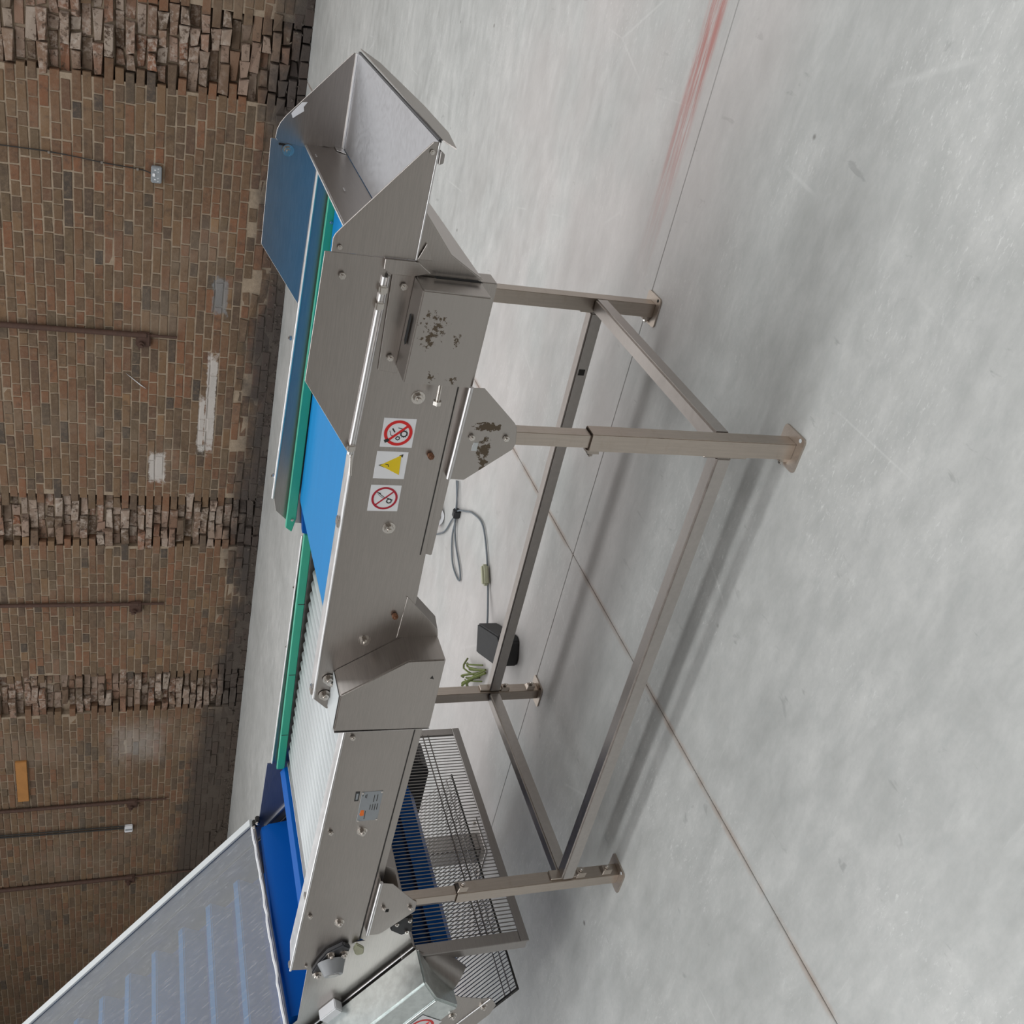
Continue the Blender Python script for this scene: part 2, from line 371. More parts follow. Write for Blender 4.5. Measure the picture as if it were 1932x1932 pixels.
# brick wall: frame s along the wall, d out of the wall into the room, z up
def W(s, d, z): return WO + WD * s + WN * d + Vector((0, 0, z))
def wbox(bm, s0, s1, d0, d1, z0, z1):
    return ext(bm, [W(s0, d0, z0), W(s1, d0, z0), W(s1, d0, z1), W(s0, d0, z1)], WN * (d1 - d0))
SCARS = [(-1.08, -.545, lambda z: .03 * math.sin(z * 2.1)), (-6.2, -5.66, lambda z: -.03 * (z < 1.6) + .02 * math.sin(z * 3)), (-8.95, -8.42, lambda z: -.04 * (z < 1.2))]
bm = bmesh.new()
PK = [(s[0] - .09, s[1] + .09) for s in SCARS]
cuts = sorted([9.4] + [v for s in PK for v in s] + [-24.2])
for a, c in zip(cuts, cuts[1:]):
    inside = any(abs(a - s[0]) < 1e-6 for s in PK)
    wbox(bm, a, c, -.3, -.085 if inside else -.008, -.06, 7)
wall = link('wall_back', bm, 'mortar', kind='structure', centre=False)
H = .0855
def brick_verts(s0, s1, z0, z1, d, jit, proud=.0):
    ch = .004; r = lambda a: random.uniform(-a, a)
    back = [W(s0, d - .09, z0), W(s1, d - .09, z0), W(s1, d - .09, z1), W(s0, d - .09, z1)]
    e = [[s0, z0], [s1, z0], [s1, z1], [s0, z1]]
    e = [[a + r(jit), c + r(jit)] for a, c in e]
    side = [W(a, d - ch, c) for a, c in e]
    cs, cz = (s0 + s1) / 2, (z0 + z1) / 2
    front = [W(a + (ch if a < cs else -ch), d + r(jit * .8), c + (ch if c < cz else -ch)) for a, c in e]
    return back, side, front
def add_brick(bm, *a):
    b3 = [[bm.verts.new(q) for q in ring] for ring in brick_verts(*a)]
    bm.faces.new(b3[2][::-1])
    for x_, y_ in ((b3[0], b3[1]), (b3[1], b3[2])):
        for i in range(4): bm.faces.new((x_[i], y_[i], y_[(i + 1) % 4], x_[(i + 1) % 4]))
    bm.faces.new(b3[0])
rows = []
campos = Vector((.888, -1.638, 1.38))
for row in range(0, 90):
    z0 = row * H + .002; z1 = z0 + H - .0145
    s = 9.3 - random.random() * .2; header = row % 2 == 0
    while s > -24:
        L = .132 if (header if random.random() < .8 else not header) else .25
        if random.random() < .1: L = random.choice((.11, .17, .21))
        s0 = s - L; mid = (s + s0) / 2; kind = 'n'; d = random.gauss(0, .0022); jit = .0036
        for a, c, f_ in SCARS:
            o_ = f_(z0)
            if a + o_ - .03 < mid < c + o_ + .03 and z0 > .05:
                kind = 's'; jit = .012
                d = random.choice((.02, .0, -.015, -.04, -.065)) + random.gauss(0, .008)
                if (row % 3 == 0 or row % 5 == 1) and z0 > 1.3: d = random.choice((-.07, -.06))
        if kind == 'n' and any(a - .02 < mid < c + .02 for a, c, _ in SCARS): jit = .006
        if z0 < .42 and random.random() < .55: jit = .010; d += random.gauss(-.004, .008)
        if z1 < 6.98: rows.append((s0, s, z0, z1, d, jit, kind))
        s = s0 - .0135
vis = []
for r in rows:
    c = W((r[0] + r[1]) / 2, 0, (r[2] + r[3]) / 2); q = c - campos; zf = q.dot(fwd)
    if zf > 1:
        px, py = 966 + 1881 * q.dot(right) / zf, 966 + 1881 * q.dot(down) / zf
        if -20 < px < 600 and -20 < py < 1950 and not (px > 505 and 250 < py < 600) : vis.append((q.length, r))
vis.sort(key=lambda t: t[0]); near = set(id(t[1]) for t in vis[:300])
# brick meshes shared by same sized bricks
pool = {}
for r in rows:
    if id(r) not in near: continue
    s0, s1, z0, z1, d, jit, kind = r
    key = (round(s1 - s0, 3), kind if kind == 's' else ('r' if jit > .004 else 'n'), random.randrange(5))
    if key not in pool:
        bm = bmesh.new(); add_brick(bm, -(s1 - s0) / 2, (s1 - s0) / 2, -(z1 - z0) / 2, (z1 - z0) / 2, 0, jit)
        bmesh.ops.translate(bm, verts=bm.verts[:], vec=-WO); bmesh.ops.recalc_face_normals(bm, faces=bm.faces[:])
        me = bpy.data.meshes.new('brick'); bm.to_mesh(me); bm.free(); me.materials.append(M['scar' if kind == 's' else 'brick']); pool[key] = me
    o = bpy.data.objects.new('brick', pool[key]); C.objects.link(o); place(o, W((s0 + s1) / 2, d, (z0 + z1) / 2), wall)
for kind, nm in (('n', 'brick_courses'), ('s', 'broken_brickwork')):
    bm = bmesh.new()
    for r in rows:
        if id(r) in near or r[6] != kind: continue
        add_brick(bm, *r[:6])
    link(nm, bm, 'brick' if kind == 'n' else 'scar', wall, kind='stuff', centre=False)
WL['wall_back'] = Vector((0, 0, 0))
# window band added to go with its light, unseen above the view
wf = bmesh.new()
for z in (3.93, 6.03): wbox(wf, -13.1, 6.1, .0, .10, z - .05, z + .05)
for i in range(17): wbox(wf, -13.1 + i * 1.2 - .03, -13.1 + i * 1.2 + .03, .0, .09, 3.98, 5.98)
link('added_window_1', wf, 'frame_grey', kind='structure', centre=False)
# rubble of crumbled mortar at the wall foot
bm = bmesh.new()
for i in range(700):
    s = random.uniform(-16, 1.5); r_ = random.uniform(.006, .022) * (1 if s > -9 else 1.3); z = abs(random.gauss(0, .09))
    q = W(s, random.uniform(-.002, .012), z)
    vs = [bm.verts.new(q + Vector((random.uniform(-r_, r_), random.uniform(-r_, r_) * .6, random.uniform(-r_, r_)))) for _ in range(6)]
    for a in ((0, 1, 2), (0, 2, 3), (0, 3, 4), (1, 2, 5), (2, 3, 5), (3, 4, 5), (0, 4, 1), (4, 5, 1)): bm.faces.new([vs[j] for j in a])
link('crumbled_mortar', bm, 'mortar', wall, kind='stuff', centre=False)

# rusty pipes clamped to the wall
def wall_pipe(s, z_end, zc, label, width=.055, side=-1, tip=.028):
    t = thing('wall_pipe', label, 'pipe', W(s, .03, z_end), 'rusty pipes down the brick wall')
    link('pipe_shaft', cyl(W(s, .035, zc - .05), W(s, .035, 6.9), width / 2, 14), 'pipe', t, smooth=True)
    link('pipe_tip', cyl(W(s, .03, z_end), W(s, .03, zc - .04), tip / 2, 10), 'pipe', t, smooth=True)
    bm = wbox(bmesh.new(), s + side * .13, s + .03, .0, .05, zc - .09, zc + .05); bev(bm, .012, 2)
    link('clamp_block', bm, 'pipe', t, smooth=True)
    bm = cyl(W(s + side * .09, .04, zc), W(s + side * .09, .085, zc), .032, 14); cyl(W(s + side * .09, .08, zc), W(s + side * .09, .11, zc), .016, 6, bm)
    link('clamp_nut', bm, 'pipe', t, smooth=True)
    link('stay', beam(W(s + side * .09, .05, zc + .02), W(s + side * .16, .05, zc + .02), .012, .012), 'pipe', t)
    return t
wall_pipe(-3.56, 1.02, 1.36, 'brown pipe ending in a clamp, nearest of the wall pipes to the chute end')
wall_pipe(-7.14, 1.04, 1.38, 'brown pipe on the bricks between the two left torn brick strips', .045)
wall_pipe(-10.83, .90, 1.37, 'brown pipe on the bricks between orange timber and thin white-boxed conduit', .05)
wall_pipe(-12.60, .45, 1.38, 'brown pipe farthest along the wall, above the clear cover sheet', .06)
t = thing('conduit', 'thin dark conduit ending in a small white box on the bricks', 'conduit', W(-11.4, .03, 1.35))
link('conduit_tube', tube([W(-11.42, .03, 1.45), W(-11.41, .03, 2.4), W(-11.39, .03, 3.4), W(-11.4, .03, 6.9)], .012, 8), 'conduit', t)
link('conduit_tube', tube([W(-11.37, .03, 1.45), W(-11.36, .03, 2.4), W(-11.35, .03, 3.4), W(-11.36, .03, 6.9)], .010, 8), 'conduit', t)
link('junction_box', bev(wbox(bmesh.new(), -11.50, -11.37, 0, .05, 1.34, 1.45), .008), 'white', t, smooth=True)
link('box_stripe', wbox(bmesh.new(), -11.45, -11.42, .05, .052, 1.35, 1.44), 'socketgrey', t)
t = thing('wall_socket', 'grey metal double power socket on the brick wall', 'socket', W(-1.93, 0, 1.21))
link('socket_plate', bev(wbox(bmesh.new(), -2.005, -1.852, 0, .042, 1.212, 1.305), .008, 3), 'socketgrey', t, smooth=True)
for s in (-1.972, -1.885):
    bm = bmesh.new()
    wbox(bm, s - .005, s + .005, .042, .044, 1.262, 1.277); wbox(bm, s - .018, s - .010, .042, .044, 1.240, 1.248); wbox(bm, s + .010, s + .018, .042, .044, 1.240, 1.248)
    link('socket_holes', bm, 'white', t)
link('rocker_switch', bev(wbox(bmesh.new(), -1.944, -1.914, .042, .050, 1.268, 1.292), .003), 'white', t)
t = thing('wall_cable', 'thin dark cable clipped to the bricks above the double socket', 'cable', W(-1.9, .01, 1.305))
link('cable_run', tube([W(-1.925, .022, 1.305), W(-1.905, .012, 1.40), W(-1.89, .012, 1.685), W(-1.87, .012, 1.9), W(-1.854, .012, 2.16), W(-1.85, .012, 2.6), W(-1.85, .012, 6.9)], .0055, 6), 'conduit', t)
for s, z in ((-1.905, 1.42), (-1.885, 1.72), (-1.856, 2.15)):
    link('cable_clip', bev(wbox(bmesh.new(), s - .012, s + .012, .01, .028, z - .01, z + .01), .004), 'bolt', t)
o = link('timber_batten', bev(wbox(bmesh.new(), -10.66, -9.86, -.004, .03, 2.655, 2.79), .004), 'wood')
tag(o, 'orange timber batten fixed flat high on the brick wall', 'timber')
o = link('chalk_smear', bev(ext(bmesh.new(), [W(-4.02, 0, 1.50), W(-4.06, 0, 1.45), W(-4.19, 0, 1.30), W(-4.15, 0, 1.36)], WN * .012), .002), 'white', wall)

# ------------------------------------------------------------------ the roller conveyor
NY, FY = .020, .800
R = thing('sorting_conveyor', 'stainless sorting conveyor with flat blue belt and grey roller bed on four square legs', 'conveyor', (-.75, .4, 0))
T = .0025
def part(name, bm, mat='steel', parent=None, **k): return link(name, bm, mat, parent or R, **k)

# near upper panel, top flange, hinge rail, strip below
sp = part('side_panel', bev(xz([(.30, .972), (-.072, .990), (-.539, .994), (-.724, .996), (-.757, .963), (-.775, .80), (.30, .803), (.30, .90), (.317, .926), (.317, .992), (.265, .990), (.262, .976)][1:], NY, NY + T), .0006, 1))
def flange(x0, z0, x1, z1, y0, y1, t=.002):
    return ext(bmesh.new(), [(x0, y0, z0), (x1, y0, z1), (x1, y1, z1 - .003), (x0, y1, z0 - .003)], (0, 0, t))
part('top_flange', bev(flange(-.07, .990, -.724, .996, NY, .070), .0006, 1), 'steel_pale', sp)
part('flange_lip', tube([(.285, NY - .001, .972), (-.072, NY - .001, .989), (-.539, NY - .001, .994), (-.722, NY - .001, .996)], .0030, 10, None, 0), 'steel_pale', sp, smooth=True)
part('frame_rail', bev(xz([(.29, .802), (-.318, .812), (-.326, .786), (-.05, .779), (.29, .768)], NY + .004, NY + .05), .002), 'steel')
part('seam_gap', ext(bmesh.new(), [(.108, NY - .0005, .8055), (-.32, NY - .0005, .8145), (-.32, NY - .0005, .8118), (.108, NY - .0005, .8028)], (0, .008, 0)), 'conduit')
# splice clips on the flange
for x, z in ((-.245, .993), (-.705, .997)):
    part('flange_clip', bev(box(x - .010, x + .010, NY + .0, NY + .022, z, z + .006), .002), 'bolt', sp)
# near guard with hinge rod
gp = part('near_guard', bev(xz([(.3172, 1.088), (.071, 1.096), (-.080, .996), (.300, .977), (.3172, .985)], NY - .002, NY + .001), .0006, 1))
part('hinge_rod', cyl((.285, NY - .006, .980), (-.075, NY - .006, .996), .0055, 14), 'steel_pale', gp, smooth=True)
part('hinge_gap_line', beam((.29, NY - .0045, .9765), (-.085, NY - .0045, .9925), .003, .003), 'conduit', gp)  # thin dark bar stands in for the shaded gap below the rod
for x, z in ((.262, .981), (.232, .983), (-.06, .996)):
    part('hinge_knuckle', bev(box(x - .008, x + .008, NY - .016, NY + .002, z - .008, z + .008), .003), 'bolt', gp)
part('hinge_rod', cyl((-.078, NY - .004, .992), (-.125, NY - .004, .988), .003, 8), 'bolt', gp)
bolt((.279, NY - .003, 1.054), gp, 'mid')
# corner of angle under the chute
part('corner_angle', bev(xz([(.30, .985), (.318, .985), (.318, .925), (.300, .90), (.292, .93), (.292, .972)], NY - .012, NY - .0), .001, 1))
part('cover_backing', bev(xz([(.296, .967), (.104, .966), (.100, .930), (.294, .925)], NY - .004, NY - .001), .0006, 1))
# motor cover: box with scuffed face and slotted top
mb = bmesh.new(); y0 = -.052
xz([(.292, .926), (.290, .800), (.112, .806), (.114, .934)], y0, NY - .003, mb)
mc = part('motor_cover', bev(mb, .0025, 2), 'motor_face', smooth=True)
part('cover_slot', bev(ext(bmesh.new(), [(.235, -.020, .9312), (.230, -.012, .9316), (.180, -.012, .9338), (.175, -.020, .9340), (.180, -.028, .9338), (.230, -.028, .9316)], (0, 0, .0006)), .0001, 1), 'slot', mc)
for x, z in ((.271, .944), (.133, .948)): bolt((x, NY - .005, z), mc, 'mid')
bm = cyl((.112, -.015, .852), (.062, -.015, .852), .0042, 10); cyl((.064, -.015, .852), (.056, -.015, .852), .0085, 6, bm)
part('adjuster_screw', bm, 'bolt', smooth=True)

# chute at the discharge end
ck = [(.318, 1.077), (.341, 1.077), (.349, 1.074), (.357, 1.068), (.372, 1.056), (.521, .932), (.522, .922), (.319, .929)]
ch = part('chute_cheek', bev(xz(ck, NY - .003, NY), .0006, 1))
part('cheek_fold', bev(xz([(.522, .9235), (.319, .9305), (.319, .9275), (.522, .9205)], NY - .006, NY - .001), .0006, 1), 'steel_pale', ch)
bolt((.328, NY - .004, 1.064), ch, 'small'); bolt((.505, NY - .003, .932), ch, 'small')
part('chute_cheek', bev(xz([(.290, 1.023), (.297, 1.088), (.303, 1.093), (.322, 1.091), (.338, 1.085), (.356, 1.073), (.513, .937), (.513, .926), (.303, .933)], FY, FY + .003), .0006, 1))
part('label_residue', bev(xz([(.362, 1.062), (.372, 1.055), (.390, 1.040), (.392, 1.028), (.380, 1.036), (.371, 1.034), (.362, 1.046), (.352, 1.058)], FY - .0008, FY + .0004), .0002, 1), 'white')
part('chute_floor', ext(bmesh.new(), [(.302, NY, .930), (.522, NY, .9235), (.515, FY, .928), (.302, FY, .934)], (0, 0, -.002)), 'satin')
part('floor_seam', cyl((.303, FY - .002, .936), (.513, FY - .002, .930), .003, 8), 'steel_pale', smooth=True)
ew = part('end_plate', ext(bmesh.new(), [(.300, NY, .930), (.297, NY, 1.018), (.297, FY, 1.023), (.300, FY, .934)], (-.002, 0, 0)))
part('plate_edge', cyl((.296, NY + .002, 1.018), (.296, FY - .002, 1.023), .0028, 8), 'steel_pale', ew, smooth=True)
part('corner_patch', ext(bmesh.new(), [(.3015, FY - .001, .936), (.3015, FY - .05, .936), (.3015, FY - .03, .955), (.3015, FY - .001, .955)], (.0006, 0, 0)), 'steel_pale', ew)
for y, z in ((.70, 1.012), (.46, .985), (.26, .955), (.21, .945)): part('weld_tick', bev(box(.3005, .3016, y - .010, y + .010, z - .0015, z + .0015), .0004, 1), 'steel_pale', ew)
part('chute_lip', ext(bmesh.new(), [(.524, .79, .925), (.524, .65, .906), (.524, .47, .899), (.524, .27, .892), (.524, .08, .892), (.524, -.028, .905), (.524, .018, .917), (.524, .40, .9205)], (.002, 0, 0)), 'steel')
part('lip_gap', beam((.522, .025, .9195), (.516, .79, .9255), .006, .005), 'blackcast')
part('under_bracket', bev(ext(bmesh.new(), [(.510, .012, .919), (.486, .012, .919), (.490, .012, .911), (.505, .012, .911)], (0, .01, 0)), .001, 1), 'frame_grey')
# skirt and return cover beneath the chute
sk = part('chute_skirt', bev(xz([(.402, .924), (.334, .867), (.295, .801), (.293, .928)], NY - .001, NY + .002), .0006, 1))
part('skirt_slot', ext(bmesh.new(), [(.2960, -.0, .893), (.2960, .010, .893), (.2960, .010, .812), (.2960, -.0, .805)], (.0008, 0, 0)), 'slot', sk)
part('return_cover', ext(bmesh.new(), [(.402, NY + .003, .922), (.334, NY + .003, .865), (.295, NY + .003, .799), (.293, NY + .003, .799), (.331, NY + .003, .867), (.400, NY + .003, .924)], (0, FY - NY - .01, 0)))
part('bent_tab', bev(ext(bmesh.new(), [(.322, NY - .004, .927), (.352, NY - .004, .915), (.322, NY - .004, .900)], (0, -.003, 0)), .0006, 1), 'steel', sk)

# far side
fp = part('side_panel', bev(xz([(.30, .984), (-.69, 1.012), (-.732, 1.003), (-.772, .962), (-.79, .80), (.30, .80)], FY, FY + T), .0006, 1))
part('top_flange', ext(bmesh.new(), [(.26, FY - .001, .986), (-.69, FY - .001, 1.013), (-.69, FY + .012, 1.013), (.26, FY + .012, .986)], (0, 0, .0015)), 'steel_pale', fp)
part('flange_lip', cyl((.245, FY - .001, .988), (-.69, FY - .001, 1.015), .0035, 8), 'steel_pale', fp, smooth=True)
for x in (-.197, -.62): bolt((x, FY + .008, 1.006 if x > -.3 else 1.014), fp, 'mid', '+z')
fg = part('far_guard', bev(xz([(.301, 1.103), (.048, 1.105), (-.108, .996), (.300, .991)], FY + .002, FY + .005), .0006, 1))
part('adjuster_slot', bev(xz([(.288, 1.084), (.288, 1.070), (.292, 1.070), (.292, 1.084)], FY - .0015, FY + .001), .0003, 1), 'slot', fg)
bolt((.279, FY - .001, 1.062), fg, 'big')
# green wear strips
def guide(pts, y0, y1, parent=R): return part('wear_strip', bev(xz(pts, y0, y1), .002, 1), 'green', smooth=False)
guide([(.235, .958), (.205, .960), (-.345, .970), (-.775, .974), (-.79, .955), (-.745, .946), (-.345, .944), (.15, .934), (.20, .936), (.225, .950)], FY - .025, FY - .012)
g2 = guide([(-.80, .918), (-1.785, .911), (-1.785, .884), (-.80, .892)], FY - .025, FY - .012)
for x in (-1.06, -1.35, -1.62): part('strip_joint', bev(box(x - .001, x + .001, FY - .0262, FY - .024, .889, .910), .0003, 1), 'blackcast', g2)
guide([(.20, .958), (-.70, .972), (-.70, .948), (.20, .936)], NY + .012, NY + .024)
guide([(-.80, .905), (-1.70, .912), (-1.70, .888), (-.80, .885)], NY + .012, NY + .022)
bolt((-.745, FY - .026, .958), R, 'small'); bolt((.13, FY - .026, .948), R, 'small')
# flat belt with rounded nose
bz = .943
prof = [(.27, bz)] + [(-.672, bz)] + [(-.672 - .026 * math.sin(t), bz - .026 + .026 * math.cos(t)) for t in [math.pi * i / 8 for i in range(1, 8)]] + [(-.672, bz - .052), (.27, bz - .052)] + [(.27 + .026 * math.sin(t), bz - .026 - .026 * math.cos(t)) for t in [math.pi * i / 8 for i in range(1, 8)]]
bt = part('flat_belt', xz(prof, NY + .03, FY - .030), 'belt', smooth=True, label='bright blue flat belt')
part('belt_tray', box(-.60, .24, NY + .01, FY - .005, .825, .88), 'blackcast')
part('drip_wedge', bev(ext(bmesh.new(), [(-.70, FY - .03, .935), (-.79, FY - .03, .925), (-.80, FY - .03, .88), (-.72, FY - .03, .88)], (0, .022, 0)), .001, 1), 'belt_deep')

# roller bed
rb_ = bmesh.new(); cyl((0, -.368, 0), (0, .368, 0), .0170, 18, rb_)
bmesh.ops.recalc_face_normals(rb_, faces=rb_.faces[:])
rme = bpy.data.meshes.new('roller'); rb_.to_mesh(rme); rb_.free(); rme.materials.append(M['roller'])
for q in rme.polygons: q.use_smooth = len(q.vertices) == 4
x = -.735; i = 0
while x > -1.725:
    o = bpy.data.objects.new('roller', rme); C.objects.link(o); place(o, (x, .400, .863), R)
    x -= .0400; i += 1
ub = bmesh.new()
for i in range(25): cyl((-.735 - .04 * i, .768, .863), (-.735 - .04 * i, .782, .863), .008, 8, ub)
part('roller_axle', ub, 'conduit', kind='stuff')
part('bed_tray', box(-1.72, -.72, NY + .012, FY - .006, .825, .836), 'blackcast')
part('bed_nose', bev(box(-1.752, -1.734, .035, .768, .842, .880), .006, 2), 'steel_pale', smooth=True)

# lower near panel
p2 = part('side_panel', bev(xz([(-.80, .908), (-.851, .910), (-1.774, .947), (-1.784, .887), (-1.672, .766), (-.79, .738)], NY, NY + T), .0006, 1))
part('top_flange', bev(ext(bmesh.new(), [(-.80, NY, .908), (-1.774, NY, .947), (-1.745, .092, .942), (-.80, .072, .903)], (0, 0, .002)), .0006, 1), 'steel_pale', p2)
part('flange_lip', cyl((-.815, NY - .001, .910), (-1.773, NY - .001, .948), .0032, 10), 'steel_pale', p2, smooth=True)
for x in (-1.46, -1.765): part('flange_clip', bev(box(x - .008, x + .008, NY + .004, NY + .022, .908 + (-x - .8) * .04, .914 + (-x - .8) * .04), .002), 'bolt', p2)
part('frame_rail', bev(xz([(-.80, .736), (-1.674, .762), (-1.690, .742), (-.80, .716)], NY + .004, NY + .05), .002))
part('seam_gap', ext(bmesh.new(), [(-.79, NY - .0005, .7385), (-1.672, NY - .0005, .7655), (-1.672, NY - .0005, .7625), (-.79, NY - .0005, .7355)], (0, .008, 0)), 'conduit')
p3 = part('side_panel', bev(xz([(-.80, .915), (-1.778, .922), (-1.778, .78), (-.80, .76)], FY, FY + T), .0006, 1))
part('top_flange', ext(bmesh.new(), [(-.82, FY, .916), (-1.778, FY, .923), (-1.778, FY + .012, .923), (-.82, FY + .012, .916)], (0, 0, .0015)), 'steel_pale', p3)
part('flange_lip', cyl((-.82, FY - .001, .918), (-1.778, FY - .001, .925), .0032, 8), 'steel_pale', p3, smooth=True)
for x in (-1.02, -1.26, -1.66): bolt((x, FY + .010, .919), p3, 'small', '+z')
part('frame_rail', box(-1.68, .28, FY - .04, FY - .001, .745, .79))

# chain cover standing proud of the panels
cf = [(-.640, .957), (-.547, .819), (-.546, .734), (-.757, .736), (-.749, .959)]
bm = bmesh.new(); yf = -.062; yb = NY - .001
A = [bm.verts.new((a, yf, c)) for a, c in cf]; B_ = [bm.verts.new((a, yb, c)) for a, c in cf]
bm.faces.new(A)
for i in (0, 1, 2, 3): bm.faces.new((A[i], B_[i], B_[(i + 1) % 5], A[(i + 1) % 5]))
bm.faces.new((A[4], B_[4], B_[0], A[0]))
cc = part('chain_cover', bev(bm, .003, 2), 'steel', smooth=True)
part('cover_gusset', bev(xz([(-.432, .823), (-.527, .738), (-.548, .734), (-.548, .83)], NY - .002, NY + .001), .0006, 1), 'steel', cc)
part('gusset_lip', ext(bmesh.new(), [(-.432, NY - .001, .824), (-.528, NY - .001, .738), (-.518, NY + .035, .737), (-.422, NY + .035, .823)], (0, 0, .002)), 'steel', cc)
part('end_opening', bev(xz([(-.655, .955), (-.70, .960), (-.735, .952), (-.735, .925), (-.65, .925)], NY - .004, NY - .001), .001, 1), 'dark', cc)
part('cover_top_sheen', ext(bmesh.new(), [(-.643, yf + .003, .9585), (-.747, yf + .003, .9605), (-.747, yb, .9605), (-.643, yb, .9585)], (0, 0, .001)), 'roller', cc)  # pale plate laid on, roof light on the cover top put into colour
part('cover_return', ext(bmesh.new(), [(-.752, yf, .957), (-.757, yf, .736), (-.757, yb, .736), (-.752, yb, .957)], (-.001, 0, 0)), 'steel_pale', cc)
for x, z in ((-.664, .968), (-.672, .960), (-.712, .972)): bolt((x, NY - .002, z), cc, 'big')
o = part('scratch_mark', ext(bmesh.new(), [(-.60, yf - .0004, .762), (-.603, yf - .0004, .752), (-.592, yf - .0004, .757)], (0, .0004, 0)), 'conduit', cc)

for x, z in ((.051, .880), (-.251, .892), (-.554, .901)): bolt((x, NY, z), R, 'big')
for x, z in ((-.074, .834), (-.483, .844)): bolt((x, NY, z), R, 'rust')
for x, z in ((-.854, .889), (-1.191, .902), (-1.530, .918)): bolt((x, NY, z), p2, 'mid')
for x, z in ((-1.200, .820), (-1.577, .833)): bolt((x, NY, z), p2, 'big')
bolt((-1.79 + .03, NY, .905), p2, 'small')

# flange bearing with grey cap at the lower end
bg = part('bearing_flange', bev(ext(bmesh.new(), [(-1.690, NY - .001, .856), (-1.662, NY - .001, .812), (-1.680, NY - .001, .790), (-1.735, NY - .001, .800), (-1.790, NY - .001, .855), (-1.800, NY - .001, .880), (-1.775, NY - .001, .890), (-1.730, NY - .001, .875)], (0, -.016, 0)), .004, 2), 'blackcast', smooth=True)
part('bearing_cap', cyl((-1.735, NY - .014, .838), (-1.748, NY - .050, .836), .040, 24, None, .026), 'capgrey', bg, smooth=True)
part('shaft_end', cyl((-1.747, NY - .049, .836), (-1.748, NY - .052, .836), .016, 18), 'frame_grey', bg)
for x, z in ((-1.700, .844), (-1.700, .808), (-1.785, .873)): bolt((x, NY - .017, z), bg, 'big')
part('tape_wrap', bev(ext(bmesh.new(), [(-1.668, NY - .006, .775), (-1.690, NY - .006, .782), (-1.722, NY - .006, .772), (-1.722, NY - .006, .748), (-1.692, NY - .006, .750)], (0, -.01, 0)), .003, 2), 'wax')

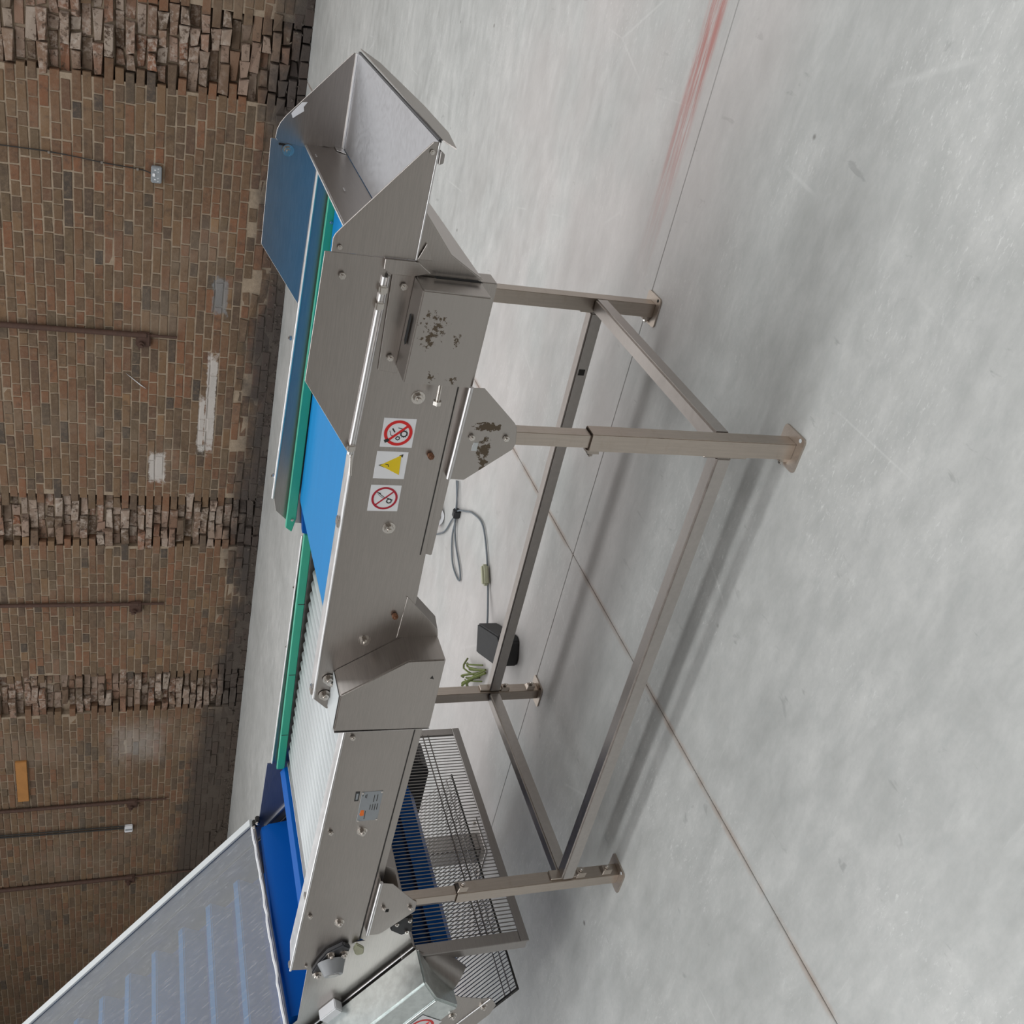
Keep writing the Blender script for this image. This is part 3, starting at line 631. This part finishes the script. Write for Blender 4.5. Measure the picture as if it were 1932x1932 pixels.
# stickers
def sticker(x0, z0, w_, kind):
    y = NY - .0008
    s = part('sticker', bev(box(x0 - w_, x0, y, NY + .0005, z0 - w_ * 1.0, z0), .0002, 1), 'white')
    cx, cz, r = x0 - w_ / 2, z0 - w_ / 2, w_ * .43
    def flat(name, pts, mat, lift=.0004): return part(name, ext(bmesh.new(), [(a, y - lift, c) for a, c in pts], (0, lift, 0)), mat, s)
    def ring(name, cx, cz, ro, ri, mat, lift=.0004, n=40, teeth=0):
        bm = bmesh.new(); P = []
        for i in range(n):
            t = 2 * math.pi * i / n; q = ro * (1.22 if teeth and (i % 4) < 2 else 1)
            P.append([bm.verts.new((cx + math.cos(t) * rr, y - lift, cz + math.sin(t) * rr)) for rr in (q, ri)])
        for i in range(n):
            a, c = P[i], P[(i + 1) % n]; bm.faces.new((a[0], c[0], c[1], a[1]))
        r_ = bmesh.ops.extrude_face_region(bm, geom=bm.faces[:])
        bmesh.ops.translate(bm, verts=[v for v in r_['geom'] if isinstance(v, bmesh.types.BMVert)], vec=(0, lift * .9, 0))
        return part(name, bm, mat, s)
    def line(name, x_0, z_0, x_1, z_1, t, mat, lift=.0004):
        d = Vector((x_1 - x_0, z_1 - z_0)).normalized(); n = Vector((-d.y, d.x)) * t / 2
        return flat(name, [(x_0 + n.x, z_0 + n.y), (x_1 + n.x, z_1 + n.y), (x_1 - n.x, z_1 - n.y), (x_0 - n.x, z_0 - n.y)], mat, lift)
    if kind == 'gears':
        ring('gear_symbol', cx - .05 * r, cz - .42 * r, .25 * r, .17 * r, 'black', .0003, 48, 1)
        ring('gear_symbol', cx - .42 * r, cz - .02 * r, .15 * r, .09 * r, 'black', .0003, 32, 1)
        line('hand_symbol', cx + .15 * r, cz + .62 * r, cx - .2 * r, cz + .5 * r, .04 * r, 'black', .0003)
        line('hand_symbol', cx - .2 * r, cz + .5 * r, cx - .25 * r, cz + .25 * r, .04 * r, 'black', .0003)
        line('hand_symbol', cx + .35 * r, cz + .45 * r, cx + .05 * r, cz + .25 * r, .10 * r, 'black', .0003)
        line('hand_symbol', cx + .42 * r, cz + .05 * r, cx + .3 * r, cz - .45 * r, .06 * r, 'black', .0003)
        ring('prohibition_ring', cx, cz, r * 1.02, r * .80, 'red', .0005)
        line('prohibition_bar', cx - .62 * r, cz + .66 * r, cx + .62 * r, cz - .66 * r, .17 * r, 'red', .0006)
        flat('burn_mark', [(cx - .62 * r, cz + .95 * r), (cx - .45 * r, cz + .72 * r), (cx - .55 * r, cz + .55 * r), (cx - .72 * r, cz + .62 * r), (cx - .82 * r, cz + .85 * r)], 'black', .0007)
    elif kind == 'hand':
        ring('gear_symbol', cx - .24 * r, cz - .38 * r, .20 * r, .13 * r, 'black', .0003, 48, 1)
        line('arm_symbol', cx + .45 * r, cz + .5 * r, cx - .02 * r, cz - .1 * r, .05 * r, 'black', .0003)
        line('arm_symbol', cx + .35 * r, cz + .55 * r, cx - .08 * r, cz + .02 * r, .03 * r, 'black', .0003)
        line('arm_symbol', cx + .05 * r, cz - .12 * r, cx - .15 * r, cz - .65 * r, .06 * r, 'black', .0003)
        line('arm_symbol', cx + .5 * r, cz + .62 * r, cx + .42 * r, cz + .35 * r, .08 * r, 'black', .0003)
        ring('prohibition_ring', cx, cz, r, r * .84, 'crimson', .0005)
        line('prohibition_bar', cx - .60 * r, cz + .62 * r, cx + .60 * r, cz - .62 * r, .11 * r, 'crimson', .0006)
    else:
        flat('triangle_edge', [(cx - .02 * r, cz + .92 * r), (cx - .22 * r, cz + .45 * r), (cx + .17 * r, cz + .45 * r)], 'black', .0003)
        flat('triangle_edge', [(cx + .98 * r, cz - .80 * r), (cx + .70 * r, cz - .78 * r), (cx + .84 * r, cz - .50 * r)], 'black', .0003)
        flat('warning_triangle', [(cx - .02 * r, cz + .80 * r), (cx + .88 * r, cz - .66 * r), (cx - .80 * r, cz - .72 * r)], 'yellow', .0005)
        line('triangle_mark', cx + .08 * r, cz + .42 * r, cx + .06 * r, cz + .2 * r, .05 * r, 'black', .0007)
        line('triangle_mark', cx + .07 * r, cz + .22 * r, cx - .12 * r, cz + .15 * r, .05 * r, 'black', .0007)
    return s
sticker(.004, .9385, .064, 'gears'); sticker(-.070, .9415, .0625, 'triangle'); sticker(-.148, .9425, .062, 'hand')
# name plate: engraved silver plate
np_ = part('name_plate', bev(box(-1.160, -1.052, NY - .0012, NY + .0005, .786, .840), .0004, 1), 'socketgrey', label='silver name plate with an orange emblem')
part('emblem', bev(ext(bmesh.new(), [(-1.118, NY - .0016, .834), (-1.118, NY - .0016, .826), (-1.138, NY - .0016, .824), (-1.141, NY - .0016, .832), (-1.134, NY - .0016, .836)], (0, .0006, 0)), .0002, 1), 'orange', np_)
for i, (xa, xb, z) in enumerate(((-1.058, -1.066, .836), (-1.060, -1.074, .826), (-1.062, -1.072, .829), (-1.100, -1.118, .812), (-1.098, -1.120, .806), (-1.098, -1.122, .800), (-1.098, -1.120, .794), (-1.122, -1.152, .822), (-1.064, -1.090, .806), (-1.064, -1.088, .798))):
    part('engraved_line', box(xb, xa, NY - .0015, NY - .001, z - .0008, z + .0008), 'conduit', np_)
for x, z in ((-1.055, .837), (-1.157, .837), (-1.055, .789), (-1.157, .789)): part('rivet', cyl((x, NY - .003, z), (x, NY - .001, z), .0028, 10), 'bolt', np_)
sm = part('small_plate', bev(box(-1.083, -1.049, NY - .001, NY + .0005, .845, .856), .0003, 1), 'black')
part('plate_window', bev(box(-1.077, -1.055, NY - .0014, NY - .0008, .848, .853), .0002, 1), 'socketgrey', sm)

# legs: outer tube, telescoping inner tube, clamp, foot plate, bracket
S4 = .040
def foot(leg, x, y):
    bm = bmesh.new(); e = .023; r = .010
    P = []
    for cx, cy, a0 in ((x + e - r, y + S4 + e - r, 0), (x - S4 - e + r, y + S4 + e - r, 90), (x - S4 - e + r, y - e + r, 180), (x + e - r, y - e + r, 270)):
        for k_ in range(4):
            a = math.radians(a0 + 30 * k_); P.append((cx + r * math.cos(a), cy + r * math.sin(a), .0))
    ext(bm, P, (0, 0, .005)); f_ = part('foot_plate', bm, 'tube', leg)
    part('foot_hole', cyl((x + e - .009, y - e + .016, .0045), (x + e - .009, y - e + .016, .0056), .0048, 14), 'roller' if y < .4 else 'slot', leg)
def leg(x, y, ztop, inner_top, clamp_z=None):
    L = part('leg', bev(hollow(x - S4, x, y, y + S4, .004, ztop), .0018, 2), 'tube', smooth=True)
    if inner_top > ztop: part('inner_tube', bev(hollow(x - .035, x - .005, y + .005, y + .035, ztop - .08, inner_top, .0025), .0015, 2), 'tube', L, smooth=True)
    foot(L, x, y)
    return L
LA = leg(0, 0, .505, .745); LB = leg(0, .792, .66, .79); LC = leg(-1.488, .792, .52, .79); LD = leg(-1.488, 0, .512, .70)
def clamp(L, x, y, z, side):
    part('clamp_lug', bev(ext(bmesh.new(), [(x, y + .004, z), (x, y + .036, z), (x + side * .012, y + .030, z - .006), (x + side * .012, y + .010, z - .006)], (0, 0, -.028)), .001, 1), 'tube', L)
    bolt((x + side * .012, y + .020, z - .018), L, 'mid', '+x' if side > 0 else '-x')
clamp(LA, -S4, 0, .507, -1); clamp(LA, -S4, 0, .030, -1); clamp(LB, -S4, .792, .030, -1)
clamp(LD, -1.488, 0, .512, 1); clamp(LD, -1.488, 0, .060, 1); clamp(LC, -1.488, .792, .05, 1); clamp(LD, -1.488, 0, .145, 1); clamp(LC, -1.488, .792, .150, 1)
# rails
def rail(p0, p1, tabs=()):
    q = part('floor_rail', bev(beam(p0, p1, .039, .039), .0045, 4), 'rail', smooth=True)
    for a in tabs: part('end_tab', bev(box(*a), .002, 1), 'tube', q)
    return q
rail((-S4 - .004, .022, .1735), (-1.487, .022, .1735), [(-.047, -.040, .006, .038, .115, .225), (-1.488, -1.481, .006, .038, .115, .225)])
r2 = rail((-S4 - .004, .814, .1735), (-1.487, .814, .1735), [(-.047, -.040, .800, .830, .125, .225), (-1.488, -1.481, .800, .830, .115, .225)])
part('worn_patch', box(-.237, -.218, .7938, .7946, .165, .184), 'conduit', r2)
rail((-.0195, S4, .1740), (-.0195, .792, .1740)); rail((-1.5075, S4, .1740), (-1.5075, .792, .1740))
# machine brackets with bright folded top
def bracket(pts, fold, mat, y, bolts, parent, d=-1):
    q = part('machine_bracket', bev(xz(pts, y, y + .003), .0008, 1), mat, parent)
    part('bracket_fold', cyl((fold[0], y + .003, fold[1]), (fold[2], y + .003, fold[3]), .0052, 14), 'steel_pale', q, smooth=True)
    part('bracket_shelf', ext(bmesh.new(), [(fold[0], y + .003, fold[1] + .003), (fold[2], y + .003, fold[3] + .003), (fold[2], y + .05, fold[3] + .003), (fold[0], y + .05, fold[1] + .003)], (0, 0, -.003)), 'steel', q)
    for x, z in bolts: bolt((x, y if d < 0 else y + .003, z), q, 'mid' if d < 0 else 'big', '-y' if d < 0 else '+y')
    return q
qa = bracket([(.087, .782), (.088, .758), (.018, .682), (.007, .673), (-.030, .668), (-.043, .671), (-.119, .760), (-.118, .790)], (.087, .784, -.118, .792), 'bracket_face', 0.001, [(-.018, .764), (-.017, .692)], LA)
part('adjuster_slot', bev(xz([(-.031, .756), (-.038, .758), (-.050, .758), (-.050, .747), (-.031, .747)], .0002, .0012), .0002, 1), 'roller', qa)
qd = bracket([(-1.401, .743), (-1.41, .710), (-1.492, .640), (-1.503, .628), (-1.543, .627), (-1.552, .636), (-1.629, .714), (-1.628, .750)], (-1.401, .743, -1.627, .750), 'steel', 0.001, [(-1.506, .722), (-1.521, .644)], LD)
part('adjuster_slot', bev(xz([(-1.518, .714), (-1.530, .714), (-1.530, .705), (-1.518, .705)], .0002, .0012), .0002, 1), 'slot', qd)
bracket([(.087, .782), (.088, .758), (.012, .671), (-.043, .671), (-.119, .760), (-.118, .790)], (.087, .784, -.118, .792), 'steel', .829, [(-.018, .764)], LB, 1)
bracket([(-1.401, .743), (-1.41, .710), (-1.492, .640), (-1.543, .627), (-1.629, .714), (-1.628, .750)], (-1.401, .743, -1.627, .750), 'steel', .829, [(-1.506, .722)], LC, 1)

# ------------------------------------------------------------------ the inclined elevator
E_ = thing('elevator_conveyor', 'inclined elevator conveyor with cleated blue belt under a scratched clear cover sheet', 'conveyor', (-2.3, .4, 0))
def ep(name, bm, mat='steel', parent=None, **k): return link(name, bm, mat, parent or E_, **k)
SL = .7253                                                   # rise per metre of run
def up(x, off=0.0): return .969 + SL * (-2.101 - x) + off    # height of the cover line
TX = -3.95
fw = ep('side_wall', bev(xz([(-1.785, .940), (-2.082, .946), (-2.10, .960), (TX, up(TX, -.01)), (TX, up(TX, -.48)), (-2.10, .50), (-1.84, .56), (-1.785, .80)], FY + .006, FY + .009), .0006, 1), 'slate')
ep('wall_ridge', beam((-1.960, FY + .003, .830), (-2.112, FY + .003, .922), .006, .006), 'steel_pale', fw)
ep('inner_strip', ext(bmesh.new(), [(-2.10, FY - .002, .822), (-2.02, FY - .002, .800), (-2.04, FY - .002, .835), (TX, FY - .002, .835 + SL * (-2.04 - TX)), (TX, FY - .002, .80 + SL * (-2.10 - TX))], (0, .004, 0)), 'steel', fw)
nw = ep('side_wall', bev(xz([(-1.698, .742), (-1.698, .79), (-1.80, .897), (-2.060, .899), (-2.10, .930), (TX, up(TX, -.03)), (TX, .828 + SL * (-2.073 - TX)), (-2.073, .828), (-1.761, .589), (-1.646, .629), (-1.385, .703), (-1.372, .728)], NY + .012, NY + .015), .0006, 1))
ep('fold_line', cyl((-1.763, NY + .011, .589), (TX, NY + .011, .828 + .77 * (-2.073 - TX)), .0026, 8), 'steel_pale', nw, smooth=True)
ep('wall_flange', bev(ext(bmesh.new(), [(-1.765, NY + .0118, .587), (-1.800, NY + .0118, .548), (-1.835, NY + .0118, .535), (-1.87, NY + .0118, .545), (TX, NY + .0118, .545 + .77 * (-1.87 - TX)), (TX, NY + .0118, .826 + .77 * (-2.073 - TX))], (0, .003, 0)), .0006, 1), 'steel', nw)
for x, z in ((-1.868, .600),): bolt((x, NY + .0118, z), nw, 'mid')
hb = ep('latch_handle', bev(ext(bmesh.new(), [(-1.965, NY - .022, .800), (-2.020, NY - .022, .842), (-2.045, NY - .022, .813), (-1.992, NY - .022, .773)], (0, .034, 0)), .003, 2), 'white', nw, smooth=True)
bolt((-2.0, NY + .0118, .745), nw, 'mid')
# belt foot: two rolls and the trough between them
bp = [(-1.772, .80), (-1.768, .86), (-1.778, .886), (-1.798, .898), (-1.818, .888), (-1.832, .855), (-1.842, .800), (-1.870, .765), (-1.930, .745), (-2.000, .760), (-2.038, .800), (-2.055, .860), (-2.063, .912), (-2.078, .938), (-2.100, .942), (-2.124, .928), (-2.150, .86), (-2.175, .79)]
o_ = .235
bp += [(TX, up(TX, -o_)), (TX, up(TX, -o_ - .02)), (-2.16, .76), (-2.12, .72), (-1.93, .70), (-1.80, .72)]
ep('cleated_belt', xz(bp, NY + .03, FY - .025), 'belt_deep', smooth=True, label='deep blue cleated belt')
ep('return_belt', xz([(-1.86, .50), (-1.88, .44), (-1.95, .405), (-2.03, .415), (TX, .415 + SL * (-2.03 - TX)), (TX, .43 + SL * (-2.03 - TX)), (-2.02, .43), (-1.95, .425), (-1.90, .45), (-1.88, .50)], NY + .06, FY - .06), 'belt_deep', smooth=True)
ep('tail_drum', cyl((-1.955, NY + .06, .50), (-1.955, FY - .06, .50), .07, 28), 'belt_deep', smooth=True)
for i in range(11):
    x = -2.331 - .1224 * i; z = 1.015 + .0910 * i
    u = Vector((-.809, 0, .587)); n_ = Vector((.587, 0, .809)); q = Vector((x, 0, z))
    pr = [q + u * .016, q - u * .016, q - n_ * .10 - u * .022, q - n_ * .10 + u * .022]
    ep('cleat', bev(ext(bmesh.new(), [(v.x, NY + .05, v.z) for v in pr], (0, FY - .05 - NY - .05, 0)), .004, 2), 'belt', smooth=True)
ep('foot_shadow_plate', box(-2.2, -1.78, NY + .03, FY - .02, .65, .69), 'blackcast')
# cover: bar, inner lip, sheet, frayed front edge, hinges
cv = ep('cover_frame', bev(ext(bmesh.new(), [(-2.095, FY + .002, up(-2.095) + .012), (TX, FY + .002, up(TX) + .012), (TX, FY + .03, up(TX) + .012), (-2.095, FY + .03, up(-2.095) + .012)], (0, 0, -.012)), .001, 1), 'roller', label='pale aluminium edge bar')
ep('frame_web', ext(bmesh.new(), [(-2.11, FY + .004, up(-2.11) + .002), (TX, FY + .004, up(TX) + .002), (TX, FY + .004, up(TX) - .045), (-2.11, FY + .004, up(-2.11) - .035)], (0, .002, 0)), 'steel', cv)
sh = ep('clear_sheet', ext(bmesh.new(), [(-2.100, FY - .002, .966), (TX, FY - .002, up(TX) - .003), (TX, -.35, up(TX) - .003), (-2.035, -.35, .966 - .048)], (.0015, 0, .0025)), 'sheet', cv, label='scratched clear plastic sheet')
bm = bmesh.new(); pts = []
for i in range(41):
    t = i / 40; y = FY - .004 + (-.35 - FY) * t; x = -2.099 + .064 * t; z = .968 - .047 * t
    pts.append((x + random.uniform(-.0012, .0012), y, z + random.uniform(-.0022, .0022)))
ep('frayed_edge', tube(pts, .0052, 6, bm, 0), 'white', cv, smooth=True)
ep('edge_backing', beam((-2.088, FY - .006, .962), (-2.024, -.35, .915), .010, .006), 'frame_grey', cv)
for x, z in ((-2.085, .963), (-2.066, .954)):
    ep('hinge_block', bev(box(x - .010, x + .010, FY - .012, FY + .012, z - .010, z + .006), .003), 'conduit', cv); bolt((x + .002, FY - .014, z), cv, 'mid')
# mesh cage under the infeed
def cage_bars(name, bars, parent): return ep(name, bars, 'frame_grey', parent)
cg = ep('mesh_frame', bev(box(-1.806, -1.800, .024, .932, .213, .241), .0015, 1), 'frame_grey')
for a in ((-1.806, -1.800, .900, .932, .2415, .5715), (-1.806, -1.800, .024, .062, .2415, .5715), (-1.806, -1.800, .024, .932, .572, .62)):
    ep('frame_bar', bev(box(*a), .0015, 1), 'frame_grey', cg)
ep('frame_bar', bev(box(-1.835, -1.800, .0225, .0255, .220, .62), .0012, 1), 'frame_grey', cg)
y = .070; wires = []
wm = bmesh.new(); cyl((0, 0, -.172), (0, 0, .172), .0019, 5, wm); me = bpy.data.meshes.new('wire'); wm.to_mesh(me); wm.free(); me.materials.append(M['wire'])
while y < .90:
    o = bpy.data.objects.new('wire', me); C.objects.link(o); place(o, (-1.804, y, .405), cg); y += .0138
for z in (.362, .341): ep('cross_wire', cyl((-1.800, .06, z), (-1.800, .905, z), .0021, 6), 'wire', cg)
# sloping guard behind it, wires crossing at a slant
def P2(u_, y_): return Vector((-2.08 - u_ * .80, y_, .185 + u_ * .60))
sg = ep('sloping_mesh', beam(P2(0, .03), P2(0, .95), .005, .006), 'conduit')
ep('frame_bar', beam(P2(.28, .03), P2(.28, .95), .005, .006), 'conduit', sg)
bm = bmesh.new(); y = .035
while y < .95:
    q0, q1 = P2(0, y), P2(.9, y); cyl(q0, q1, .0018, 4, bm); y += .0128
ep('mesh_wires', bm, 'wire', sg, kind='stuff')
for u_ in (.03, .055, .30, .33): ep('cross_wire', cyl(P2(u_, .03), P2(u_, .95), .0021, 6), 'wire', sg)
ep('frame_bar', beam(P2(0, .034), P2(.9, .034), .006, .01), 'conduit', sg)
ep('plate_hinge', bev(ext(bmesh.new(), [(-1.575, .012, .690), (-1.585, .012, .622), (-1.655, .012, .614), (-1.668, .012, .645), (-1.64, .012, .68)], (0, .012, 0)), .004, 2), 'dark')
for x, z in ((-1.645, .633), (-1.594, .632), (-1.604, .668)): bolt((x, .012, z), E_, 'mid')
# legs of the elevator
def elev_leg(x, y, zt):
    L = ep('leg', bev(box(x - .045, x + .045, y - .045, y + .045, .006, zt), .004, 2), 'frame_grey', smooth=True)
    ep('foot_plate', bev(box(x - .09, x + .09, y - .09, y + .09, .0, .008), .002, 1), 'frame_grey', L)
    for dx, dy in ((.07, .07), (-.07, .07), (.07, -.07), (-.07, -.07)): bolt((x + dx, y + dy, .008), L, 'mid', '+z')
elev_leg(-2.50, .91, .62); elev_leg(-3.7, .91, 1.4); elev_leg(-3.7, -.02, 1.4); elev_leg(-2.75, -.02, .70)
gm = ep('gear_motor', bev(ext(bmesh.new(), [(-1.845, FY + .02, .43), (-1.86, FY + .02, .375), (-1.905, FY + .02, .335), (-2.15, FY + .02, .335), (-2.15, FY + .02, .56), (-1.86, FY + .02, .56)], (0, .14, 0)), .008, 2), 'dark')
for i in range(7): ep('cooling_fin', bev(box(-2.14 + i * .035, -2.125 + i * .035, FY + .014, FY + .166, .345, .55), .002, 1), 'dark', gm)
# galvanised drive housing with sticker, cowl and rear channel
def along(a, c, s): return (a - s * .792, c + s * .610)
gx = [(-1.775, .592), (-1.842, .540), (-1.895, .458)]
hs = bmesh.new()
pf = [(-1.738, .585), (-1.83, .535), (-1.893, .455)]
ext(hs, [(a, -.10, c) for a, c in pf] + [(along(*pf[2], 1.2)[0], -.10, along(*pf[2], 1.2)[1]), (along(*pf[0], 1.2)[0], -.10, along(*pf[0], 1.2)[1])], (0, .115, 0))
dh = ep('drive_housing', bev(hs, .006, 2), 'galv', smooth=True, label='galvanised drive housing')
ep('housing_seam', cyl((-1.835, -.102, .538), (*[along(-1.835, .538, 1.2)[0]], -.102, along(-1.835, .538, 1.2)[1]), .003, 8), 'galv', dh)
bm = bmesh.new(); a0 = Vector((-1.900, -.1015, .566)); du = Vector((-.792, 0, .610)); dn = Vector((-.610, 0, -.792))
stk = ep('sticker', ext(bm, [a0, a0 + du * .09, a0 + du * .09 + dn * .085, a0 + dn * .085], (0, -.0006, 0)), 'white', dh)
ctr = a0 + du * .045 + dn * .042
bm = bmesh.new(); P = []
for i in range(36):
    t = 2 * math.pi * i / 36; e_ = du * math.cos(t) + dn * math.sin(t)
    P.append([bm.verts.new(ctr + Vector((0, -.0009, 0)) + e_ * rr) for rr in (.038, .030)])
for i in range(36): bm.faces.new((P[i][0], P[(i + 1) % 36][0], P[(i + 1) % 36][1], P[i][1]))
# ring lies on the sticker of the housing
ep('prohibition_ring', bm, 'red', dh); ep('prohibition_bar', beam(ctr + Vector((-.02, -.001, .02)), ctr + Vector((.02, -.001, -.02)), .0006, .006, None, (0, 1, 0)), 'red', dh)
ep('hand_symbol', beam(ctr + Vector((.008, -.0008, .016)), ctr + Vector((-.004, -.0008, -.014)), .0005, .010, None, (0, 1, 0)), 'black', dh)
cw = ep('pipe_cowl', cyl((-1.845, .05, .535), (-1.875, -.02, .440), .045, 22, None, .040), 'frame_grey', smooth=True)
rc = ep('guard_channel', bev(ext(bmesh.new(), [(-1.93, -.035, .455), (-1.955, -.035, .425), (-1.985, -.035, .345), (-1.99, -.035, .315), (-2.035, -.035, .290), (-2.08, -.035, .300), (TX, -.035, 1.74), (TX, -.035, 1.98)], (0, .003, 0)), .001, 1), 'steel')
ep('channel_fold', cyl((-1.99, -.036, .318), (TX, -.036, 1.83), .003, 8), 'steel_pale', rc, smooth=True)
bolt((-2.025, -.035, .335), rc, 'big'); bolt((-1.93, -.10, .47), dh, 'big', '-y')

# ------------------------------------------------------------------ things on the floor
t = thing('plug_box', 'black plug box lying on the floor behind the back floor rail', 'plug', (-1.60, 1.16, 0))
def rot2(x, y, a): return x * math.cos(a) - y * math.sin(a), x * math.sin(a) + y * math.cos(a)
bm = bmesh.new(); ang = math.radians(-62)
P = [(-.13, -.06), (.11, -.06), (.13, -.03), (.13, .04), (.11, .06), (-.13, .06)]
ext(bm, [(-1.575 + rot2(a, c, ang)[0], 1.145 + rot2(a, c, ang)[1], .0) for a, c in P], (0, 0, .085)); bev(bm, .006, 2)
link('plug_body', bm, 'dark', t, smooth=True)
link('plug_gland', cyl((-1.63, 1.30, .05), (-1.60, 1.26, .05), .020, 14), 'cable', t, smooth=True)
link('plug_wire', tube([(-1.70, 1.15, .01), (-1.76, 1.12, .006), (-1.80, 1.12, .005)], .004, 6), 'conduit', t)
t = thing('floor_cable', 'grey cable tied in a long loop on the floor behind the conveyor', 'cable', (-1.5, 1.8, 0))
link('cable_run', tube([(-1.40, 2.08, .008), (-1.52, 1.99, .008), (-1.645, 1.98, .008), (-1.74, 1.90, .008), (-1.745, 1.78, .008), (-1.70, 1.79, .008), (-1.63, 1.93, .008), (-1.51, 1.975, .016), (-1.43, 1.87, .008), (-1.385, 1.784, .008), (-1.355, 1.66, .008), (-1.415, 1.55, .008), (-1.52, 1.45, .008), (-1.62, 1.31, .03), (-1.63, 1.295, .05)], .0042, 8), 'cable', t, smooth=True)
link('cable_run', tube([(-1.39, 2.06, .008), (-1.50, 1.975, .02), (-1.60, 2.04, .008), (-1.70, 2.10, .008), (-1.80, 2.22, .008)], .0038, 8), 'cable', t, smooth=True)
link('cable_tie', bev(box(-1.53, -1.49, 1.955, 1.99, .0, .03), .004), 'dark', t)
link('cable_coupler', bev(beam((-1.455, 1.51, .02), (-1.515, 1.445, .02), .03, .03), .008), 'wax', t, smooth=True)
t = thing('round_connector', 'white round industrial connector standing on the floor behind the conveyor', 'connector', (-1.66, 2.19, 0))
dcam = (Vector((.888, -1.638, 1.38)) - Vector((-1.66, 2.19, .04))).normalized(); c0 = Vector((-1.66, 2.17, .052))
link('connector_shell', cyl(c0 - dcam * .07, c0, .052, 26), 'white', t, smooth=True)
link('connector_face', cyl(c0, c0 + dcam * .002, .036, 22), 'blackcast', t)
sx = dcam.orthogonal().normalized(); sy = dcam.cross(sx)
for i in range(4):
    a = i * math.pi / 2 + .5; q = c0 + dcam * .003 + sx * .018 * math.cos(a) + sy * .018 * math.sin(a)
    link('contact_pin', cyl(q, q + dcam * .003, .007, 10), 'socketgrey', t)
link('red_band', cyl(c0 - dcam * .074, c0 - dcam * .068, .053, 22), 'red', t)
t = thing('leafy_scrap', 'scrap of green stems lying beside the far left leg', 'plant', (-1.92, 1.33, 0))
for i in range(11):
    a = random.uniform(-.6, .3) + 2.4; l = random.uniform(.10, .20); x0 = -1.86 + random.uniform(-.05, .05); y0_ = 1.28 + random.uniform(-.03, .03)
    link('stem', tube([(x0, y0_, .01), (x0 + l * .5 * math.cos(a), y0_ + l * .5 * math.sin(a), .03 + .03 * random.random()), (x0 + l * math.cos(a), y0_ + l * math.sin(a), .01 + .05 * random.random())], random.uniform(.003, .006), 6, None, 3), 'leaf', t, smooth=True)
